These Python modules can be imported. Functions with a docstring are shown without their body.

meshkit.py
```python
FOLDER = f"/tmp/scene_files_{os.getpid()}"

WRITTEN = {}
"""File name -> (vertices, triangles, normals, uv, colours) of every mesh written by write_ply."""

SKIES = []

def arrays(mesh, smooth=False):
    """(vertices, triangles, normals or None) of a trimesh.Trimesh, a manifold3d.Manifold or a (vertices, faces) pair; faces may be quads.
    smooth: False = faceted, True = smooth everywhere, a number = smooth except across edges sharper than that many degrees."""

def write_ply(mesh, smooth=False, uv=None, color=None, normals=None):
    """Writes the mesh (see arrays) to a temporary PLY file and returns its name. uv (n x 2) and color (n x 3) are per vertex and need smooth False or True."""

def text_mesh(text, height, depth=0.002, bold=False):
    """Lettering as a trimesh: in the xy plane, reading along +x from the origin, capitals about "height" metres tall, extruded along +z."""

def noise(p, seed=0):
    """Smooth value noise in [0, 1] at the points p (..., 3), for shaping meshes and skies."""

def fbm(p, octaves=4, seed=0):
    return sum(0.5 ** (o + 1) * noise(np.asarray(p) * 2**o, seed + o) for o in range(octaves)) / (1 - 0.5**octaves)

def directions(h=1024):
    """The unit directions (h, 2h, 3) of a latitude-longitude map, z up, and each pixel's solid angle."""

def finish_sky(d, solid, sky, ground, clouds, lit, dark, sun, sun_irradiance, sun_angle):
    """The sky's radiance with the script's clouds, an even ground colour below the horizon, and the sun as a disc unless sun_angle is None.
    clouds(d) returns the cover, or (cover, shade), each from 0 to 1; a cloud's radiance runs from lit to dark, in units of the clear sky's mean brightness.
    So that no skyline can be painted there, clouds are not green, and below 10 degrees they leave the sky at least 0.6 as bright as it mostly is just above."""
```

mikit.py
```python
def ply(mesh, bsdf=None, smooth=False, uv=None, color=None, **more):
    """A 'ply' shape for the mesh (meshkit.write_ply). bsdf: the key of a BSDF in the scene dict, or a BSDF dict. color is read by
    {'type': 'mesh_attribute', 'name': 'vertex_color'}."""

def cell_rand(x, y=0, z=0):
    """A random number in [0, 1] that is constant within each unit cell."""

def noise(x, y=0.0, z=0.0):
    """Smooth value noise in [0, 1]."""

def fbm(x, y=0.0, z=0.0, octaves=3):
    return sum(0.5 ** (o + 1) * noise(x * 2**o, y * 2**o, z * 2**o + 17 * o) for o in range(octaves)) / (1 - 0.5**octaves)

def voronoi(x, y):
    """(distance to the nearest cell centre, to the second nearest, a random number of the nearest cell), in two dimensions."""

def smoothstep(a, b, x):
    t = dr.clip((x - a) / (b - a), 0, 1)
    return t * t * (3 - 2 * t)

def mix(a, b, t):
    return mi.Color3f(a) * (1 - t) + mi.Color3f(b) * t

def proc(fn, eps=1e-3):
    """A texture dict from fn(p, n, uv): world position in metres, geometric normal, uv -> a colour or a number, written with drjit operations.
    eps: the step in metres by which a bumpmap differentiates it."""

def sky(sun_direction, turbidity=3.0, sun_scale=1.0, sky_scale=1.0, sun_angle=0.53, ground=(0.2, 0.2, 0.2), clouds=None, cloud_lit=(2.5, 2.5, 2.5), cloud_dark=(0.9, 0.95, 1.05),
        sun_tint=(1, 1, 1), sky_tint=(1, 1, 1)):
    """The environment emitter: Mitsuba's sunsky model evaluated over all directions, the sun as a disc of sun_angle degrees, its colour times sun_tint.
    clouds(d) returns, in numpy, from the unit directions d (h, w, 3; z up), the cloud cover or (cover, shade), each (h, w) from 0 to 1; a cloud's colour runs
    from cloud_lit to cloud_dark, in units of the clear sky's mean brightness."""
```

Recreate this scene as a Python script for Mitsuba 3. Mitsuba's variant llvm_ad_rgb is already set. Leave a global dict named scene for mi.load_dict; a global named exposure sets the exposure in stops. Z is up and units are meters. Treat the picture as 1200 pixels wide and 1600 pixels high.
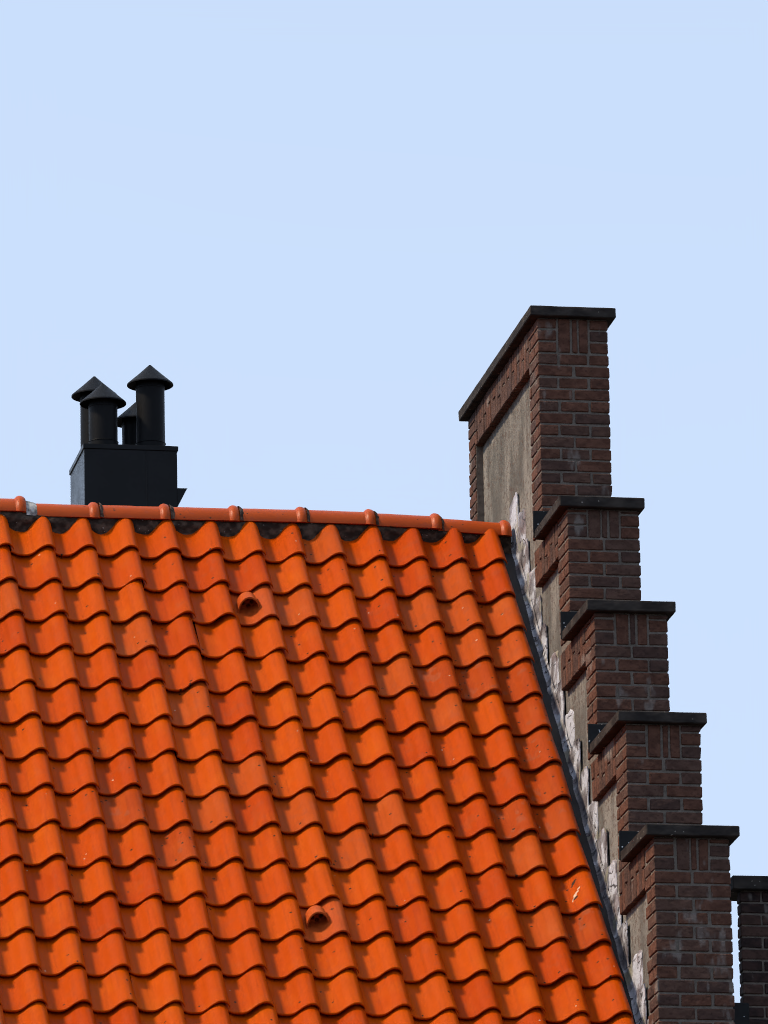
import math, random
import numpy as np, trimesh, drjit as dr, mitsuba as mi, mikit, meshkit
from mikit import noise, fbm, voronoi, cell_rand, smoothstep, mix
from shapely.geometry import Polygon, Point, box as sbox
T = mi.ScalarTransform4f
rng = random.Random(7)
scene, labels = {}, {}

# ------------------------------------------------------------------ camera, sky, exposure
CAM = np.array([-6.18172, -46.02825, -12.72309])
FWD = np.array([0.1745189, 0.9484827, 0.2644310])
UP = np.array([-0.0293569, -0.2634208, 0.9642342])
scene['camera'] = {'type': 'perspective', 'fov': 2 * math.degrees(math.atan(600 / 12579.1)), 'fov_axis': 'x',
                   'near_clip': 1.0, 'far_clip': 6000.0,
                   'to_world': T().look_at(origin=CAM.tolist(), target=(CAM + FWD * 50).tolist(), up=UP.tolist())}
SUN = (-1.0, 0.0, 1.12)


def veil(d):
    """A thin, bright veil of high cloud over the whole sky, denser towards the horizon."""
    f = meshkit.fbm(d * np.array([3.0, 3.0, 9.0]), 5, 3) - 0.5
    low = np.clip((0.42 - d[..., 2]) / 0.42, 0, 1)
    return 0.775 + 0.11 * low + 0.05 * f


scene['sky'] = mikit.sky(SUN, turbidity=3, sun_angle=7.0, ground=(0.08, 0.08, 0.08), clouds=veil, cloud_lit=(2.64, 3.21, 4.12))
exposure = 1.66

# ------------------------------------------------------------------ materials
TH, EX, W = 0.8279615, 0.3582564, 0.25          # roof pitch, tile exposure, tile cover width
CT, ST = math.cos(TH), math.sin(TH)


def roof_xy(p):
    """Roof coordinates of a world point: along the ridge and down the slope, in metres."""
    return p.x, -p.y * CT - p.z * ST


def speck(x, y, scale, keep, size):
    d, _, w = voronoi(x * scale, y * scale)
    return dr.select((w > keep) & (d < size * (0.5 + noise(x * scale * 5, y * scale * 5))), mi.Float(1), mi.Float(0))


def tile_proc(base, pale, dirt, marks=False):
    def fn(p, n, uv):
        x, s = roof_xy(p)
        f = fbm(x * 9, s * 5, p.z * 3, 4)
        c = mix(base, pale, smoothstep(0.45, 0.8, f) * 0.55)
        streak = noise(x * 70, s * 4, 3.1)
        c = mix(c, mi.Color3f(base) * 0.80, smoothstep(0.55, 0.95, streak) * 0.5)
        c = c * (0.93 + 0.14 * noise(x * 260, s * 260, p.y * 200))
        blot = smoothstep(0.62, 0.74, fbm(x * 23 + 5, s * 17, 0.0, 3))
        c = mix(c, (0.30, 0.060, 0.018), blot * dirt)
        c = mix(c, (0.045, 0.022, 0.012), speck(x, s, 34, 1 - 0.06 * dirt, 0.22))
        c = mix(c, (0.50, 0.30, 0.20), speck(x + 1.7, s, 17, 0.991, 0.085))
        if marks:
            # bird droppings, splashed down two tiles
            def streakmark(x0, s0, ang, L, wd):
                a, b = math.cos(ang), math.sin(ang)
                u, v = (x - x0) * a + (s - s0) * b, -(x - x0) * b + (s - s0) * a
                return smoothstep(1.0, 0.75, dr.sqrt((u / L) ** 2 + (v / wd) ** 2) + 1.7 * (fbm(x * 75, s * 75, 1.0, 3) - 0.5))
            xm, sm = 2.875, 3.80
            c = mix(c, (0.58, 0.40, 0.28), streakmark(xm, sm, -1.1, 0.050, 0.009))
            c = mix(c, (0.05, 0.025, 0.015), streakmark(xm + 0.004, sm - 0.115, -1.0, 0.034, 0.009))
            c = mix(c, (0.05, 0.025, 0.015), streakmark(xm - 0.005, sm + 0.03, -0.9, 0.014, 0.009))
        return c
    return fn


TILE_KINDS = {
    'tile_orange': ((0.405, 0.050, 0.0006), (0.44, 0.070, 0.002), 0.16),
    'tile_bright': ((0.43, 0.059, 0.0008), (0.46, 0.079, 0.002), 0.10),
    'tile_deep': ((0.37, 0.041, 0.0006), (0.41, 0.058, 0.002), 0.26),
    'tile_pale': ((0.38, 0.058, 0.005), (0.42, 0.086, 0.016), 0.32),
    'tile_dirty': ((0.33, 0.043, 0.003), (0.37, 0.064, 0.009), 0.90),
    'tile_vent': ((0.39, 0.064, 0.012), (0.42, 0.088, 0.020), 0.20),
}
for k, (a, b, d) in TILE_KINDS.items():
    scene[k] = {'type': 'twosided', 'b': {'type': 'principled', 'base_color': mikit.proc(tile_proc(a, b, d)), 'roughness': 0.38, 'specular': 0.03}}
scene['tile_marked'] = {'type': 'twosided', 'b': {'type': 'principled', 'base_color': mikit.proc(tile_proc(*TILE_KINDS['tile_orange'][:2], 0.4, True)), 'roughness': 0.38, 'specular': 0.03}}


def ridge_fn(p, n, uv):
    c = mix((0.33, 0.047, 0.005), (0.39, 0.066, 0.010), fbm(p.x * 7, p.y * 12, p.z * 12, 3))
    c = mix(c, (0.30, 0.060, 0.025), smoothstep(0.6, 0.8, fbm(p.x * 25, p.y * 30, p.z * 30, 3)) * 0.5)
    c = mix(c, (0.05, 0.03, 0.02), speck(p.x, p.y + p.z, 40, 0.97, 0.2))
    return c


scene['ridge_clay'] = {'type': 'twosided', 'b': {'type': 'principled', 'base_color': mikit.proc(ridge_fn), 'roughness': 0.40, 'specular': 0.13}}


def mortar_dark_fn(p, n, uv):
    f = fbm(p.x * 30, p.y * 30, p.z * 30, 4)
    c = mix((0.022, 0.014, 0.010), (0.080, 0.055, 0.040), smoothstep(0.35, 0.75, f))
    return mix(c, (0.35, 0.33, 0.30), speck(p.x, p.z * 1.5, 60, 0.975, 0.14))


def mortar_grey_fn(p, n, uv):
    f = fbm(p.x * 40, p.y * 40, p.z * 40, 4)
    return mix((0.10, 0.10, 0.095), (0.42, 0.42, 0.40), smoothstep(0.3, 0.75, f))


def bumped(b, fn, eps=1e-3):
    return {'type': 'twosided', 'b': {'type': 'bumpmap', 'arbitrary': mikit.proc(fn, eps), 'scale': 1.0, 'nested_bsdf': b}}


scene['mortar_brown'] = {'type': 'twosided', 'b': {'type': 'principled', 'base_color': mikit.proc(lambda p, n, uv: mix((0.035, 0.024, 0.018), (0.12, 0.085, 0.065), smoothstep(0.3, 0.75, fbm(p.x * 50, p.y * 50, p.z * 50, 4)))), 'roughness': 0.9, 'specular': 0.1}}
scene['mortar_dark'] = bumped({'type': 'principled', 'base_color': mikit.proc(mortar_dark_fn), 'roughness': 0.9, 'specular': 0.2},
                              lambda p, n, uv: 0.008 * fbm(p.x * 45, p.y * 45, p.z * 45, 3), 2e-3)
scene['mortar_grey'] = {'type': 'twosided', 'b': {'type': 'principled', 'base_color': mikit.proc(mortar_grey_fn), 'roughness': 0.9, 'specular': 0.2}}
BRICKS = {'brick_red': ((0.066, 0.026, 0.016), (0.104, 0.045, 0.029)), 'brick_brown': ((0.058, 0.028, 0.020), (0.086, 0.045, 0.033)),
          'brick_dark': ((0.045, 0.023, 0.018), (0.068, 0.035, 0.027)), 'brick_blackish': ((0.020, 0.011, 0.010), (0.040, 0.020, 0.017))}  # the last kind is just the darkest tone, mixed into the neighbouring pier


def brick_proc(a, b, o):
    def fn(p, n, uv):
        f = fbm(p.x * 28 + o, p.y * 28, p.z * 28, 4)
        c = mix(a, b, smoothstep(0.3, 0.7, f))
        c = mix(c, mi.Color3f(a) * 0.45, smoothstep(0.60, 0.72, fbm(p.x * 60 + o, p.y * 60, p.z * 60, 2)) * 0.5)
        white = smoothstep(0.64, 0.80, fbm(p.x * 16 + 3, p.y * 5, p.z * 5, 4))        # salts washed out of the joints
        c = mix(c, (0.20, 0.18, 0.165), white * 0.55)
        return c * (0.85 + 0.3 * noise(p.x * 300, p.y * 300, p.z * 300))
    return fn


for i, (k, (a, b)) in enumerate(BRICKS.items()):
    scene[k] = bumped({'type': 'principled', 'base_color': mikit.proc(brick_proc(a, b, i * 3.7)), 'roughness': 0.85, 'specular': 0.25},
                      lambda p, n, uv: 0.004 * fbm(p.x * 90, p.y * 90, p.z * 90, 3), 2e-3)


def joint_fn(p, n, uv):
    f = fbm(p.x * 50, p.y * 50, p.z * 50, 3)
    return mix((0.075, 0.063, 0.053), (0.19, 0.158, 0.133), f)


scene['joint_mortar'] = {'type': 'twosided', 'b': {'type': 'principled', 'base_color': mikit.proc(joint_fn), 'roughness': 0.95, 'specular': 0.2}}


def plaster_fn(p, n, uv):
    f = fbm(p.y * 7, p.z * 3, 1.0, 4)
    c = mix((0.095, 0.088, 0.079), (0.200, 0.184, 0.164), smoothstep(0.25, 0.75, f))
    st = noise(p.y * 34, p.z * 3.0, 0.5) * 0.6 + noise(p.y * 80, p.z * 7, 2.5) * 0.4
    c = mix(c, (0.075, 0.060, 0.053), smoothstep(0.50, 0.78, st) * 0.55)
    c = mix(c, (0.09, 0.060, 0.048), smoothstep(0.60, 0.72, fbm(p.y * 45, p.z * 45, 0.0, 3)) * 0.7)
    return c * (0.8 + 0.4 * noise(p.y * 190, p.z * 190, p.x * 100))


scene['plaster'] = bumped({'type': 'principled', 'base_color': mikit.proc(plaster_fn), 'roughness': 0.95, 'specular': 0.15},
                          lambda p, n, uv: 0.008 * fbm(p.y * 60, p.z * 45, 0.0, 4), 2e-3)


def slab_fn(p, n, uv):
    f = fbm(p.x * 14, p.y * 14, p.z * 14, 4)
    c = mix((0.018, 0.015, 0.014), (0.040, 0.033, 0.029), smoothstep(0.3, 0.75, f))
    return mix(c, (0.30, 0.28, 0.25), speck(p.x + p.y, p.z + 0.5 * p.y, 46, 0.965, 0.13))


scene['slab_stone'] = bumped({'type': 'principled', 'base_color': mikit.proc(slab_fn), 'roughness': 0.8, 'specular': 0.15},
                             lambda p, n, uv: 0.005 * fbm(p.x * 40, p.y * 40, p.z * 40, 3), 2e-3)


def black_lead_fn(p, n, uv):
    c = mix((0.006, 0.006, 0.007), (0.014, 0.014, 0.015), fbm(p.x * 20, p.y * 20, p.z * 20, 3))
    return mix(c, (0.6, 0.6, 0.6), speck(p.x, p.z, 60, 0.90, 0.22))


scene['black_lead'] = {'type': 'twosided', 'b': {'type': 'principled', 'base_color': mikit.proc(black_lead_fn), 'roughness': 0.6, 'specular': 0.15}}


def lead_fn(p, n, uv):
    y, z = p.y + 0.05 * noise(p.y * 9, p.z * 13, 2.2), p.z
    flake = fbm(y * 11 + z * 3, z * 9, 0.3, 3)
    c = mix((0.115, 0.100, 0.108), (0.22, 0.21, 0.225), smoothstep(0.30, 0.50, flake))
    c = mix(c, (0.42, 0.425, 0.47), smoothstep(0.49, 0.525, flake))
    red = smoothstep(0.59, 0.63, fbm(y * 10 + z * 3 + 4, z * 8, 0.7, 3))
    c = mix(c, (0.15, 0.105, 0.105), red * 0.6)
    crack = smoothstep(0.018, 0.006, dr.abs(fbm(y * 9 + z * 4, z * 7.0, 5.7, 3) - 0.52))
    c = mix(c, (0.035, 0.030, 0.032), crack * 0.9)
    olive = smoothstep(0.61, 0.66, fbm(y * 9 + 9, z * 8, 3.3, 3))
    c = mix(c, (0.24, 0.225, 0.17), olive * 0.75)
    return c * (0.85 + 0.3 * noise(p.y * 60, p.z * 160))


scene['weathered_lead'] = bumped({'type': 'principled', 'base_color': mikit.proc(lead_fn), 'roughness': 0.6, 'specular': 0.4},
                                 lambda p, n, uv: 0.006 * fbm(p.y * 30 + p.z * 7, p.z * 9, 0.0, 4), 2e-3)


def gutter_fn(p, n, uv):
    return mix((0.010, 0.011, 0.014), (0.034, 0.038, 0.048), fbm(p.x * 20, p.y * 6, p.z * 6, 3))


scene['gutter_lead'] = {'type': 'twosided', 'b': {'type': 'principled', 'base_color': mikit.proc(gutter_fn), 'roughness': 0.55, 'specular': 0.2}}


def steel_fn(p, n, uv):
    f = fbm(p.x * 5, p.y * 5, p.z * 2.5, 4)
    return mix((0.004, 0.0042, 0.005), (0.009, 0.0095, 0.011), f)


scene['black_steel'] = {'type': 'twosided', 'b': {'type': 'principled', 'base_color': mikit.proc(steel_fn), 'roughness': mikit.proc(lambda p, n, uv: 0.22 + 0.14 * fbm(p.x * 8, p.y * 8, p.z * 8, 3)), 'specular': 0.12}}
scene['matt_steel'] = {'type': 'twosided', 'b': {'type': 'principled', 'base_color': mikit.proc(lambda p, n, uv: steel_fn(p, n, uv) * 1.0), 'roughness': 0.45, 'specular': 0.08}}
scene['underlay'] = {'type': 'twosided', 'b': {'type': 'diffuse', 'reflectance': {'type': 'rgb', 'value': [0.05, 0.035, 0.03]}}}


def ground_fn(p, n, uv):
    return mix((0.05, 0.048, 0.045), (0.10, 0.095, 0.088), fbm(p.x * 0.4, p.y * 0.4, 0.0, 4))


scene['paving'] = {'type': 'twosided', 'b': {'type': 'diffuse', 'reflectance': mikit.proc(ground_fn)}}
scene['house_brick'] = {'type': 'twosided', 'b': {'type': 'diffuse', 'reflectance': mikit.proc(lambda p, n, uv: mix((0.16, 0.07, 0.05), (0.25, 0.11, 0.08), fbm(p.x * 8, p.y * 8, p.z * 12, 4)))}}


# ------------------------------------------------------------------ helpers
def add(key, mesh, bsdf, smooth=False, **kw):
    if key in scene:
        n = 1
        while f'{key}_{n:03d}' in scene:
            n += 1
        key = f'{key}_{n:03d}'
    scene[key] = mikit.ply(mesh, bsdf, smooth=smooth, **kw)
    return key


def block(x0, x1, y0, y1, z0, z1, ch=0.0, jit=0.0, r=rng):
    """A box with chamfered edges and slightly uneven corners."""
    lo, hi = np.array([x0, y0, z0]), np.array([x1, y1, z1])
    if ch <= 0:
        v = np.array([[x, y, z] for x in (x0, x1) for y in (y0, y1) for z in (z0, z1)], float)
    else:
        v = []
        for i in (0, 1):
            for j in (0, 1):
                for k in (0, 1):
                    c = np.where([i, j, k], hi, lo)
                    s = np.where([i, j, k], -ch, ch)
                    off = np.array([r.uniform(-jit, jit) for _ in range(3)]) if jit else 0
                    for a in range(3):
                        q = c + s + off
                        q[a] = c[a] + (off[a] if jit else 0)
                        v.append(q)
        v = np.array(v)
    return trimesh.convex.convex_hull(v)


def extrude_x(poly, x0, x1):
    """A polygon in (y, z) extruded along x."""
    m = trimesh.creation.extrude_polygon(poly, x1 - x0, engine='earcut')
    v = m.vertices.copy()
    m.vertices = np.stack([v[:, 2] + x0, v[:, 0], v[:, 1]], 1)
    return m


def grid_faces(nu, nv, closed_u=False):
    f = []
    for i in range(nu if closed_u else nu - 1):
        for j in range(nv - 1):
            a, b = i * nv + j, ((i + 1) % nu) * nv + j
            f.append([a, b, b + 1, a + 1])
    return np.array(f)


def P(x, s, h):
    """World point from roof coordinates (along the ridge, down the slope, off the roof)."""
    x, s, h = np.broadcast_arrays(np.asarray(x, float), s, h)
    return np.stack([x, -s * CT - h * ST, -s * ST + h * CT], -1)


# ------------------------------------------------------------------ setting
gm = trimesh.Trimesh([[-1500, -1500, -14.35], [1500, -1500, -14.35], [1500, 1500, -14.35], [-1500, 1500, -14.35]], [[0, 1, 2], [0, 2, 3]])
scene['ground'] = mikit.ply(gm, 'paving')
labels['ground'] = {'label': 'dark paved ground far below the house', 'category': 'ground', 'kind': 'structure'}

# ------------------------------------------------------------------ house: roof deck, walls
labels['house'] = {'label': 'house with steep roof of glossy orange S-shaped clay tiles and round ridge caps', 'category': 'house'}
HB = -0.063                                   # tile base plane below the calibrated plane
YR, ZR = 0.10, 0.03                           # ridge axis
deck = Polygon([(YR, 0.0), (-4.75, -4.75 * ST / CT - 0.20), (-4.75, -5.55), (4.95, -5.55), (4.95, -4.75 * ST / CT - 0.20)])
add('house__roof', extrude_x(deck, -6.0, 3.0), 'underlay')
add('house__wall', block(-5.9, 3.05, -4.5, 4.7, -14.4, -5.56), 'house_brick')

# S-tile profile: height over one cover width, sharp fall at the right-hand roll
KU = np.array([-0.06, 0.0, 0.07, 0.16, 0.28, 0.38, 0.46, 0.53, 0.60, 0.67, 0.74, 0.81, 0.87, 0.925, 0.97, 1.0, 1.03])
KH = np.array([.024, .019, .009, .002, .000, .004, .016, .032, .051, .066, .077, .0825, .082, .076, .066, .055, .036])
from scipy.interpolate import PchipInterpolator
prof = PchipInterpolator(KU, KH)


def tile_mesh(head=0.42, seed=0):
    r = np.random.RandomState(seed)
    us = np.concatenate([np.linspace(-0.05, 0.46, 13)[:-1], np.linspace(0.46, 0.86, 14)[:-1], np.linspace(0.86, 1.02, 9)])
    h = prof(us) * (0.95 + r.uniform(-.02, .02))
    ang = np.linspace(90, 0, 5)
    rr = 0.007
    path = [(head, 0), (0.25, 0), (0.10, 0), (0.03, 0)] + [(rr - rr * math.cos(math.radians(a)), -rr + rr * math.sin(math.radians(a))) for a in ang] + [(0.001, -0.012), (0.004, -0.0150), (0.08, -0.0145), (head, -0.013)]
    v = []
    for u, hh in zip(us, h):
        for t, n in path:
            warp = 0.0012 * math.sin(9 * t + r.rand() * 0.0 + seed) * (1 if n == 0 else 0)
            v.append([(u - 1) * W, t, hh + n + 0.032 * (1 - t / EX) + warp])
    v = np.array(v)
    n = len(path)
    f = list(grid_faces(len(us), n)[:, ::-1])
    # caps at the left and right edge
    tris = [[a, b, c] for q in f for a, b, c in ((q[0], q[1], q[2]), (q[0], q[2], q[3]))]
    for i, flip in ((0, True), (len(us) - 1, False)):
        o = i * n
        for k in range(n - 1):
            j = n - 1 - k
            if j <= k + 1:
                break
            qa = [o + k, o + k + 1, o + j - 1, o + j]
            for t3 in ((qa[0], qa[1], qa[2]), (qa[0], qa[2], qa[3])):
                if len(set(t3)) == 3:
                    tris.append(list(t3)[::-1] if flip else list(t3))
    m = trimesh.Trimesh(v, np.array(tris), process=False)
    return m


tile_plys = [mikit.ply(tile_mesh(0.42, i), None, smooth=35) for i in range(4)]
tile_plys_top = [mikit.ply(tile_mesh(0.385, 10 + i), None, smooth=35) for i in range(2)]
# how the real courses sag and wander: a cubic in (column, row), metres along the ridge and down the slope
WC = np.array([[0.0058, -0.0029], [-0.0045, 0.0185], [0.0085, -0.0266], [0.0026, -0.0259], [0.0098, -0.0014], [0.0043, -0.0038], [0.007, 0.01], [-0.0208, 0.032], [0.0072, -0.0064], [-0.0179, -0.0073]])


def wander(c, r):
    a, b = np.clip((c - 5.5) / 7, -1.1, 1.0), np.clip((r - 7.5) / 7, -1.0, 1.0)
    return np.array([a**i * b**j for i in range(4) for j in range(4 - i)]) @ WC


def tile_frame(c, r, jitter=True):
    dx, ds = wander(c, r)
    if jitter:
        dx += rng.gauss(0, 0.0042); ds += rng.gauss(0, 0.0072)
    rz, rx = (rng.gauss(0, 0.010), rng.gauss(0, 0.008)) if jitter else (0, 0)
    o = P(c * W + dx, r * EX + ds, HB + rng.uniform(-0.002, 0.003))
    M = np.eye(4)
    M[:3, 0], M[:3, 1], M[:3, 2], M[:3, 3] = [1, 0, 0], [0, CT, ST], [0, -ST, CT], o
    J = trimesh.transformations.rotation_matrix(rz, [0, 0, 1]) @ trimesh.transformations.rotation_matrix(rx, [0, 1, 0])
    return M @ J


VENTS = {(6, 3), (6, 12)}
PALE = {(12, 3), (11, 3), (10, 3), (11, 4), (12, 4), (3, 4), (7, 3), (9, 5), (10, 6), (4, 9), (8, 9), (7, 10), (6, 9), (11, 12), (12, 12), (11, 10), (0, 3), (5, 8)}
DIRTY = {(12, 5), (12, 6), (11, 5), (12, 7), (12, 8), (2, 9), (3, 10), (11, 9), (12, 12), (12, 9), (10, 5)}
for r in range(1, 17):
    for c in range(-4 if r > 6 else -2, 13):
        M = tile_frame(c, r)
        if (c, r) in VENTS:
            continue
        q = rng.random()
        kind = 'tile_orange' if q < .45 else 'tile_bright' if q < .78 else 'tile_deep' if q < .96 else 'tile_pale'
        if (c, r) in DIRTY: kind = 'tile_dirty'
        elif (c, r) in PALE: kind = 'tile_pale'
        if (c, r) == (12, 11): kind = 'tile_marked'
        src = rng.choice(tile_plys_top if r == 1 else tile_plys)
        k = 'house__roof__tile'
        n = 0
        key = k if k not in scene else None
        if key is None:
            tile_n = globals().get('tile_n', 0) + 1
            key = f'{k}_{tile_n:03d}'
        scene[key] = {**src, 'bsdf': {'type': 'ref', 'id': kind}, 'to_world': T(M.tolist())}
        if kind == 'tile_marked':
            labels[key] = {'label': 'orange roof tile splashed with a white bird dropping, beside the gutter'}

# the two ventilation tiles: a tile with an arched cowl in its pan and a plate with four holes
for i, (c, r) in enumerate(sorted(VENTS)):
    M = tile_frame(c, r)
    key = 'house__vent_tile' + ('' if i == 0 else f'_{i:03d}')
    tw = T(M.tolist())
    scene[key] = {**tile_plys[0], 'bsdf': {'type': 'ref', 'id': 'tile_vent'}, 'to_world': tw}
    labels[key] = {'label': 'pinkish ventilation tile with a hooded outlet, ' + ('near the ridge' if r == 3 else 'low on the roof')}
    # cowl: arch section swept from the upper end of the pan to its mouth
    a = np.linspace(0, math.pi, 21)
    X0 = (0.36 - 1) * W
    def arch(rx, hz, t, lean=0.0, z0=-0.004):
        zz = hz * np.sin(a) ** 0.8
        return np.stack([X0 - rx * np.cos(a), np.full(21, t) - lean * zz, z0 + zz], 1)
    secs = [(0.042, 0.055, 0.262, -.10), (0.055, 0.080, 0.258, -.10), (0.060, 0.092, 0.248, -.10), (0.063, 0.102, 0.20, -.18), (0.067, 0.112, 0.122, -.30)]
    outer = [arch(*s_) for s_ in secs]
    mouth_in = [arch(0.060, 0.104, 0.119, -.30), arch(0.056, 0.093, 0.218, -.22)]
    lift = lambda q: q + np.array([0, 0, 1.0]) * (0.030 * (1 - q[:, 1:2] / EX))
    rows = [lift(q) for q in outer + mouth_in]
    v = np.concatenate(rows)
    f = grid_faces(len(rows), 21)
    l0 = lift(outer[0])
    cap = np.concatenate([l0, (l0[:1] + l0[-1:]) / 2 - [0, 0, .004]])
    fc = np.array([[j, j + 1, 21] for j in range(20)]) + len(v)
    fq = np.vstack([f[:, [0, 1, 2]], f[:, [0, 2, 3]], fc])
    cm = trimesh.Trimesh(np.vstack([v, cap]), fq, process=False)
    trimesh.repair.fix_normals(cm)
    scene[key + '__cowl'] = {**mikit.ply(cm, 'tile_vent', smooth=40), 'to_world': tw}
    plate2d = Polygon([(-0.0585 * math.cos(t), 0.0965 * math.sin(t) ** 0.8) for t in np.linspace(0, math.pi, 31)])
    for hx, hy in ((-0.025, 0.036), (0.023, 0.047), (-0.004, 0.065), (0.004, 0.022)):
        plate2d = plate2d.difference(Point(hx, hy).buffer(0.0135, 10))
    pm = trimesh.creation.extrude_polygon(plate2d, 0.006, engine='earcut')
    q = pm.vertices.copy()
    y = 0.203 + q[:, 2] + 0.22 * q[:, 1]
    pm.vertices = np.stack([X0 + q[:, 0], y, -0.004 + q[:, 1] + 0.030 * (1 - y / EX)], 1)
    scene[key + '__grille'] = {**mikit.ply(pm, 'tile_vent'), 'to_world': tw}

# ------------------------------------------------------------------ ridge caps, their bedding and the mortar at their joints
CX = [-0.78, -0.335, 0.111, 0.5565, 0.984, 1.405, 1.815, 2.235, 2.640, 3.0665]     # right-hand end collars
ZL = [(.018, .018), (.018, .016), (.016, .013), (-.010, -.013), (-.007, -.010), (-.006, -.007), (-.003, -.003), (.001, -.005), (-.007, -.019), (-.027, -.050)]


def ridge_mesh(x0, x1, z0, z1):
    L = x1 - x0
    pth = [(0.0, .101), (L * .3, .103), (L * .6, .103), (L - .052, .104), (L - .046, .110), (L - .038, .1185), (L - .026, .1235), (L - .012, .1225), (L + .002, .117), (L + .010, .109), (L + .012, .100),
           (L + .008, .094), (L - .05, .090), (0.0, .086), (0.0, .101)]
    a = np.linspace(0, math.pi, 25)
    v = []
    for px, R in pth:
        for t in a:
            v.append([x0 + px, YR - R * math.cos(t), ZR + z0 + (z1 - z0) * px / L + R * math.sin(t)])
    f = grid_faces(len(pth), 25)
    f = np.vstack([f[:, [0, 1, 2]], f[:, [0, 2, 3]]])
    n = len(pth)
    caps = []
    for e in (0, 24):
        loop = [k * 25 + e for k in range(n - 1)]
        for k in range(1, len(loop) - 1):
            caps.append([loop[0], loop[k], loop[k + 1]])
    m = trimesh.Trimesh(np.array(v), np.vstack([f, caps]), process=False)
    trimesh.repair.fix_normals(m)
    return m


ends = [-1.22] + CX
for i in range(len(CX)):
    add('house__roof__ridge_cap', ridge_mesh(ends[i] - 0.022, CX[i] - 0.008, *ZL[i]), 'ridge_clay', smooth=40)
for i in range(len(CX) - 1):          # a smear of mortar at the right-hand side of each collar
    w = (0.062, 0.058, 0.066, 0.024, 0.026, 0.026, 0.020, 0.020, 0.016)[i]
    xs = np.linspace(0.002, w, 8)
    a = np.linspace(0, math.pi, 33)
    v = []
    for j, dx in enumerate(xs):
        for t in a:
            wob = meshkit.noise(np.array([CX[i] * 9 + dx * 60, t * 5, i]))
            R = .1185 - .0135 * (dx / w) ** 1.5 - .004 * wob
            v.append([CX[i] + dx + (0.012 * (wob - .5) if j == 7 else 0), YR - R * math.cos(t), ZR + ZL[i + 1][0] + R * math.sin(t)])
    f = grid_faces(8, 33)
    key = add('house__roof__joint_mortar', (np.array(v), f), 'mortar_grey' if i in (0, 1, 2) else 'mortar_brown', smooth=True)
    if i == 2:
        labels[key] = {'label': 'pale grey mortar smeared over the ridge joint at the left edge of the picture'}

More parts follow.
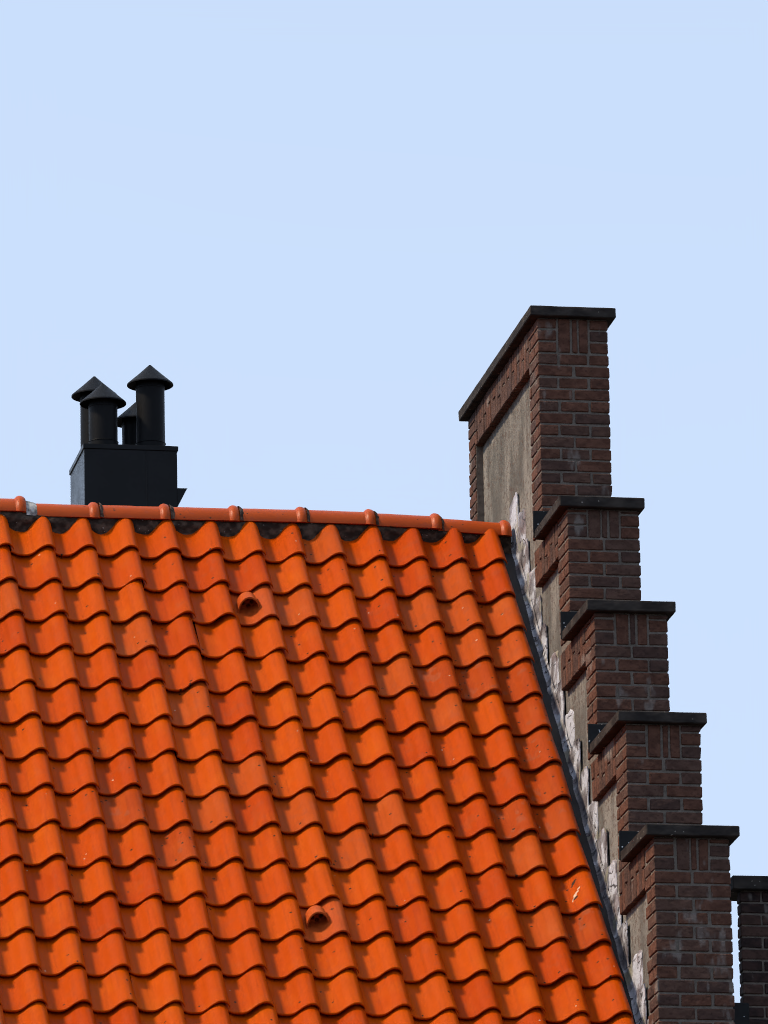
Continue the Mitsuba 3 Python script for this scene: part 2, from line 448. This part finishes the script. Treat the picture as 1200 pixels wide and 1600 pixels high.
xs = np.linspace(-1.3, 3.068, 530)
curve = np.array([(-0.09, .095), (-0.05, .092), (-0.030, .088), (-0.016, .082), (-0.004, .076), (0.006, .066), (0.016, .052), (0.028, .036), (0.046, .020), (0.063, .004), (0.072, -.014), (0.072, -.05)])
SX, HX = np.meshgrid(xs, np.arange(len(curve)), indexing='ij')
S0, H0 = curve[:, 0][None].repeat(len(xs), 0), curve[:, 1][None].repeat(len(xs), 0)
q3 = np.stack([SX * 6, HX * 0.25, SX * 0], -1)
lump = meshkit.noise(q3, 3) - 0.5
fine = meshkit.fbm(np.stack([SX * 40, HX * 1.3, SX * 0], -1), 3, 5) - 0.5
fade = np.clip((HX - 2) / 3, 0, 1)
zo = np.interp(xs, [e for e in ends], [ZL[0][0]] + [z[1] for z in ZL])[:, None]
under = np.exp(-((SX[..., None] - np.array(CX)) / 0.035) ** 2).sum(-1)      # a heavier lump below each joint
S0 = S0 + fade * (0.022 * lump + 0.012 * fine + 0.018 * under)
H0 = H0 + fade * (0.014 * lump + 0.010 * fine) + 0.65 * zo
add('house__roof__bedding_mortar', (P(SX, S0, H0 - 0.071).reshape(-1, 3), grid_faces(len(xs), len(curve))), 'mortar_dark', smooth=True)

# gutter between the last tiles and the gable, and its upturned edge
gx = np.array([2.93, 2.985, 3.02, 3.055, 3.075, 3.090, 3.105])
gh = np.array([-.075, -.090, -.100, -.102, -.100, -.094, -.084])
ss = np.linspace(-0.05, 6.2, 160)
GX, GS = np.meshgrid(gx, ss, indexing='ij')
GH = gh[:, None] + np.zeros_like(GS) + 0.010 * (meshkit.noise(np.stack([GX * 10, GS * 5, GX * 0], -1), 8) - .5)
GX = GX + np.array([0, 0, 0, 0, .3, .7, .6])[:, None] * 0.018 * (meshkit.noise(np.stack([GX * 0, GS * 4, GX * 0], -1), 9) - .5)
add('house__gutter', (P(GX, GS, GH).reshape(-1, 3), grid_faces(len(gx), len(ss))), 'gutter_lead', smooth=True)
labels['house__gutter'] = {'label': 'dark lead gutter running down between the tiles and the gable'}

# ------------------------------------------------------------------ stepped gable
labels['stepped_gable'] = {'label': 'stepped gable of brick with dark stone copings beside the orange roof', 'category': 'gable'}
XQ, XR, XP = 3.06, 3.49, 3.11                      # lit side face, far side face, plaster face
YF = [-0.961, -1.693, -2.382, -3.148, -3.799]       # front faces of the five steps
CTOP = [1.135, -0.244, -1.050, -1.893, -2.696]      # tops of the copings
SLD = [0.856, -0.483, -1.302, -2.152, -2.946]       # joint under the upright bricks
LBOT = [0.840, -0.525, -1.335, -2.183, -2.993]      # underside of the lintels
LEND = [1.040, -0.707, -1.400, -2.193, -2.876]      # far ends of the lintels
QW = [0.272, 0.286, 0.270, 0.284, 0.245]            # visible width of the corner on the lit side
CH = [0.0733, 0.0743, 0.0780, 0.0755, 0.0764]       # course heights
ZB = [-0.304, -1.110, -1.953, -2.756, -4.60]         # each step stands on the lintel of the next
CTH, OV = 0.063, 0.05
YBACK = 1.250


def brick(key, x0, x1, y0, y1, z0, z1, kind=None):
    q = rng.random()
    kind = kind or ('brick_red' if q < .45 else 'brick_brown' if q < .8 else 'brick_dark')
    sh = [rng.gauss(0, 0.0009) for _ in range(3)]
    m = block(x0 + sh[0], x1 + sh[0], y0 + sh[1], y1 + sh[1], z0 + sh[2], z1 + sh[2], 0.004, 0.0022)
    add(key, m, kind)


J = 0.0062          # half a joint
for k in range(5):
    yf, c = YF[k], CH[k]
    step = 'stepped_gable__step' + ('' if k == 0 else f'_{k:03d}')
    zt = CTOP[k] - CTH
    yq = yf + QW[k]
    zb = ZB[k]
    # mortar core of the step, its corner and its lintel
    core = [block(XQ + .007, XR - .007, yf + .007, yq - .004, zb, zt), block(XQ + .007, XP + .05, yq - .02, LEND[k] - .003, LBOT[k] + .004, zt)]
    if k == 0:
        core.append(block(XQ + .007, XP + .05, LEND[0] + .004, YBACK - .006, zb, zt))
    add(step, trimesh.util.concatenate(core), 'joint_mortar')
    bk = step + '__brick'
    Wd = XR - XQ

    def front(f0, f1, z0, z1, side, kind=None):
        """One brick of the front; at the left corner it turns onto the lit side by the length 'side'."""
        x0, x1 = XQ + f0 * Wd, XQ + f1 * Wd
        brick(bk, x0, x1, yf, yf + (side if f0 == 0 else 0.09), z0, z1, kind)

    def side_rest(side, z0, z1):
        a = yf + side + 0.011
        if yq - a > 0.03:
            brick(bk, XQ, XQ + 0.09, a, yq, z0, z1)

    # upright bricks and short courses beside them
    z = SLD[k] + J
    top = zt - 0.004
    for f0, f1 in ((.300, .462), (.492, .560), (.590, .715)):
        j = rng.uniform(-.006, .006)
        brick(bk, XQ + (f0 + j) * Wd, XQ + (f1 + j) * Wd, yf, yf + .09, SLD[k] + J, top)
    zz = SLD[k]
    n = 0
    while zz < zt - 0.02:
        z1 = min(zz + c, zt)
        side = 0.205 if n % 2 else 0.10
        if zz + J < z1 - J:
            front(0, .268, zz + J, z1 - J, side)
            side_rest(side, zz + J, z1 - J)
            brick(bk, XQ + .745 * Wd, XR, yf, yf + .1, zz + J, z1 - J)
            if k == 0:
                brick(bk, XQ, XQ + .09, LEND[0], YBACK, zz + J, z1 - J)
        zz += c
        n += 1
    # courses below
    zz, n = SLD[k], (0 if k == 0 else 1)
    while zz - c > zb:
        z0, z1 = zz - c + J, zz - J
        d = lambda: rng.uniform(-.008, .008)
        if n % 2 == 0:
            a, b = .27 + d(), .70 + d()
            front(0, a, z0, z1, 0.205); side_rest(0.205, z0, z1)
            brick(bk, XQ + (a + .036) * Wd, XQ + b * Wd, yf, yf + .09, z0, z1)
            brick(bk, XQ + (b + .036) * Wd, XR, yf, yf + .09, z0, z1)
        else:
            a = .483 + d()
            front(0, a, z0, z1, 0.10); side_rest(0.10, z0, z1)
            brick(bk, XQ + (a + .036) * Wd, XR, yf, yf + .09, z0, z1)
        if k == 0:
            if n % 2:
                brick(bk, XQ, XQ + .09, LEND[0] + .008, LEND[0] + .104, z0, z1); brick(bk, XQ, XQ + .09, LEND[0] + .115, YBACK, z0, z1)
            else:
                brick(bk, XQ, XQ + .09, LEND[0] + .008, YBACK, z0, z1)
        zz -= c
        n += 1
    # lintel of upright bricks on the lit side: every other one is split
    sk = step + '__upright_brick'
    y, n = yq + 0.006, 0
    pitch = (LEND[k] - yq) / round((LEND[k] - yq) / 0.074)
    while y < LEND[k] - 0.02:
        y0, y1 = y + 0.004, y + pitch - 0.004
        if n % 2 == 0:
            m_ = LBOT[k] + (zt - LBOT[k]) * rng.uniform(.36, .60)
            brick(sk, XQ, XQ + .10, y0, y1, LBOT[k], m_ - .005)
            brick(sk, XQ, XQ + .10, y0, y1, m_ + .006, zt - .003)
        else:
            brick(sk, XQ, XQ + .10, y0, y1, LBOT[k] + rng.uniform(-.002, .002), zt - .003)
        y += pitch
        n += 1

# coping slabs with rough, slightly chipped edges
for k in range(5):
    y0, y1 = YF[k] - OV, (YBACK + OV if k == 0 else YF[k - 1] - 0.016)
    m = block(XQ - OV, (3.531, 3.514, 3.530, 3.521, 3.538)[k], y0, y1, CTOP[k] - CTH, CTOP[k], 0.005, 0.002)
    for _ in range(4):
        m = m.subdivide()
    d = (meshkit.fbm(m.vertices * 14, 3, 20 + k) - .5)[:, None] * np.array([0.006, 0.006, 0.005])
    m.vertices = m.vertices + d
    add('stepped_gable__coping', m, 'slab_stone', smooth=35)
# black upstand where a coping meets the step above it
for k in range(1, 5):
    yb = YF[k - 1]
    add('stepped_gable__upstand', block(XQ - OV - .006, XR - .01, yb - .0145, yb - .0050, CTOP[k] - .05, CTOP[k] + .118, .003, .001), 'black_lead')

SKEW = -0.005         # the wall is a little out of square with the tiles
# plastered wall behind: one stepped sheet with its thickness
pts = [(YBACK - .01, -6.0), (YBACK - .01, CTOP[0] - CTH - .01)]
pts += [(YF[0] + .05, CTOP[0] - CTH - .01)]
for k in range(1, 5):
    pts += [(YF[k - 1] + .05, CTOP[k] - CTH - .01), (YF[k] + .05, CTOP[k] - CTH - .01)]
pts += [(YF[4] + .05, -6.0)]
pl = extrude_x(Polygon(pts), XP, XR - .03)
pl.vertices = np.where((pl.vertices[:, 0] < XP + .1)[:, None], pl.vertices + np.stack([SKEW * np.maximum(-pl.vertices[:, 1], 0)] + [np.zeros(len(pl.vertices))] * 2, 1), pl.vertices)
add('stepped_gable__plaster', pl, 'plaster')

# lead flashing stepped down the wall: separate creased sheets
LEADS = [(-0.074, 0.242, 0.10), (-0.243, 0.103, 0.169), (-0.379, -0.125, 0.136), (-0.535, -0.345, 0.156), (-0.71, -0.565, 0.175), (-0.877, -0.777, 0.167), (-1.147, -1.008, 0.27), (-1.338, -1.233, 0.191), (-1.574, -1.463, 0.236), (-1.78, -1.698, 0.206), (-1.979, -1.917, 0.199), (-2.176, -2.141, 0.197), (-2.477, -2.388, 0.301), (-2.659, -2.612, 0.182), (-2.793, -2.834, 0.134), (-2.973, -3.046, 0.18), (-3.281, -3.27, 0.308), (-3.41, -3.494, 0.129), (-3.522, -3.697, 0.112), (-3.742, -3.927, 0.22)]
for i, (yf_, zt_, wd) in enumerate(LEADS):
    wd = wd + 0.16
    ny, nz = 26, 44
    a, b = np.meshgrid(np.linspace(0, 1, ny), np.linspace(0, 1, nz), indexing='ij')
    r1 = np.random.RandomState(40 + i)
    yy = yf_ + wd * a
    ztop = zt_ - 0.10 * np.clip(a - 0.35, 0, 1) ** 1.2 * r1.uniform(0.2, 1.3) - 0.012 * np.clip(.12 - a, 0, 1) / .12 + 0.018 * (meshkit.noise(np.stack([a * 7, a * 0, a * 0 + i], -1), 2) - .5)
    zbot = np.minimum(yy, 0) * ST / CT - 0.16
    ztop = np.maximum(ztop, zbot + 0.03)
    zz = zbot + (ztop - zbot) * (1 - b)
    yy = yy + 0.024 * (meshkit.fbm(np.stack([zz * 9, a * 0, a * 0 + i * 3], -1), 3, 4) - .5) * (1 - a)
    wr = meshkit.fbm(np.stack([yy * 26 + zz * 4, zz * 4, a * 0 + i], -1), 3, 6) - .5
    xx = XP - 0.013 + SKEW * np.maximum(-yy, 0) - 0.003 * (i % 2) - 0.004 * wr + (0.011 * (1 - a) ** 5 if i % 5 in (1, 3) else -0.003 * (1 - a) ** 3) + (0.006 if i % 5 in (1, 3) else -0.004) * np.clip(.06 - b, 0, 1) / .06 + 0.010 * (meshkit.fbm(np.stack([yy * 11, zz * 8, a * 0 + i], -1), 3, 9) - .5)
    front = np.stack([xx, yy, zz], -1).reshape(-1, 3)
    back = front + np.array([0.006, 0, 0])
    nv = len(front)
    fg = grid_faces(ny, nz)
    rim = [j for j in range(nz)] + [j * nz + nz - 1 for j in range(1, ny)] + [(ny - 1) * nz + j for j in range(nz - 2, -1, -1)] + [j * nz for j in range(ny - 2, 0, -1)]
    fr = [[rim[j], rim[(j + 1) % len(rim)], rim[(j + 1) % len(rim)] + nv, rim[j] + nv] for j in range(len(rim))]
    m = (np.vstack([front, back]), np.vstack([fg, fg[:, ::-1] + nv, fr]))
    add('stepped_gable__lead_flashing', m, 'weathered_lead', smooth=40)

# the foot of the flashing, dressed out over the gutter
ax, ah = np.array([3.070, 3.078, 3.085, 3.090, 3.093]), np.array([-.097, -.094, -.085, -.066, -.035])
ss = np.linspace(-0.02, 6.2, 240)
AX, AS = np.meshgrid(ax, ss, indexing='ij')
w_ = meshkit.fbm(np.stack([AX * 20, AS * 7, AX * 0], -1), 3, 31) - .5
AH = ah[:, None] + 0.012 * w_
AX = AX + 0.014 * (meshkit.fbm(np.stack([AX * 0, AS * 6, AX * 0], -1), 3, 32) - .5) + SKEW * np.maximum(AS, 0) * CT
add('stepped_gable__lead_apron', (P(AX, AS, AH).reshape(-1, 3), grid_faces(len(ax), len(ss))), 'weathered_lead', smooth=True)

# ------------------------------------------------------------------ black metal chimney behind the ridge
labels['chimney'] = {'label': 'black sheet metal chimney with four capped flue pipes behind the ridge', 'category': 'chimney'}
bx0, bx1, by0, by1, bz = 0.6105, 1.186, 1.0, 1.61, 0.765
add('chimney__casing', trimesh.util.concatenate([block(bx0, bx1, by0, by1, -1.6, bz - .003, .004)]), 'black_steel')
add('chimney__rim', trimesh.util.concatenate([block(bx0 - .007, bx1 + .007, by0 - .007, by1 + .007, bz - .030, bz + .002, .003)]), 'black_steel')
add('chimney__seam', block(0.990, 0.999, by0 - .006, by0 + .002, -1.0, bz - .032, .002), 'black_steel')
br = trimesh.creation.extrude_polygon(Polygon([(1.15, .502), (1.249, .503), (1.243, .494), (1.16, .33), (1.15, .33)]), .55, engine='earcut')
q = br.vertices.copy()
br.vertices = np.stack([q[:, 0], by0 + .004 + q[:, 2], q[:, 1]], 1)
trimesh.repair.fix_normals(br)
add('chimney__flashing_wing', br, 'black_steel')


def lathe(prof_, cx, cy, n=48):
    v = []
    for r_, z_ in prof_:
        for j in range(n):
            t = 2 * math.pi * j / n
            v.append([cx + r_ * math.cos(t), cy + r_ * math.sin(t), z_])
    m = len(prof_)
    f = []
    for i in range(m - 1):
        for j in range(n):
            a, b = i * n + j, i * n + (j + 1) % n
            f.append([a, b, b + n, a + n])
    return np.array(v), np.array(f)


for cx, cy, apex in ((0.753, 1.16, 1.200), (0.744, 1.46, 1.333), (1.048, 1.16, 1.329), (1.004, 1.46, 1.174)):
    R, RC = 0.0885, 0.143
    rim = apex - 0.126
    fl = 'chimney__flue'
    if fl in scene:
        n = 1
        while f'{fl}_{n:03d}' in scene:
            n += 1
        fl = f'{fl}_{n:03d}'
    add(fl, lathe([(R + .003, bz - .01), (R + .003, bz + .052), (R + .006, bz + .056), (R + .001, bz + .060), (R, bz + .064), (R, rim - .032), (R + .0025, rim - .030), (R + .0025, rim - .022), (R, rim - .020), (R, rim + .045)], cx, cy), 'matt_steel', smooth=30)
    add(fl + '__cap', lathe([(.0005, apex + .002), (.006, apex), (RC * .5, apex - .061), (RC - .002, rim + .004), (RC, rim + .001), (RC, rim - .006), (RC - .004, rim - .006), (RC * .55, rim + .050), (.0005, rim + .09)], cx, cy), 'matt_steel', smooth=30)

# ------------------------------------------------------------------ neighbouring gable, seen in the corner
labels['neighbouring_gable'] = {'label': 'second, darker brick gable with black coping half cut off at the lower right corner', 'category': 'gable'}
NX, NY, NZ = 4.53, 0.50, -1.982                     # left face, front face, coping top
add('neighbouring_gable__coping', block(NX - .055, NX + .62, NY - .05, NY + .30, NZ - .085, NZ, .005, .002), 'slab_stone')
add('neighbouring_gable__ledge', block(NX - .45, NX + .022, NY - .06, NY + .25, NZ - 1.4, NZ - .79, .005, .002), 'black_lead')
add('neighbouring_gable__pier', block(NX + .007, NX + .50, NY + .007, NY + .085, NZ - 1.6, NZ - .08), 'joint_mortar')
zz, n = NZ - .085, 0
while zz > NZ - 1.30:
    z0, z1 = zz - .0715 + J, zz - J
    cuts = [0, .48, 1] if n % 2 else [0, .26, .72, 1]
    for i in range(len(cuts) - 1):
        brick('neighbouring_gable__pier__brick', NX + cuts[i] * .507 + (.006 if i else 0), NX + cuts[i + 1] * .507 - .006, NY, NY + .09, z0, z1, 'brick_blackish' if rng.random() < .5 else 'brick_dark')
    zz -= .0715
    n += 1
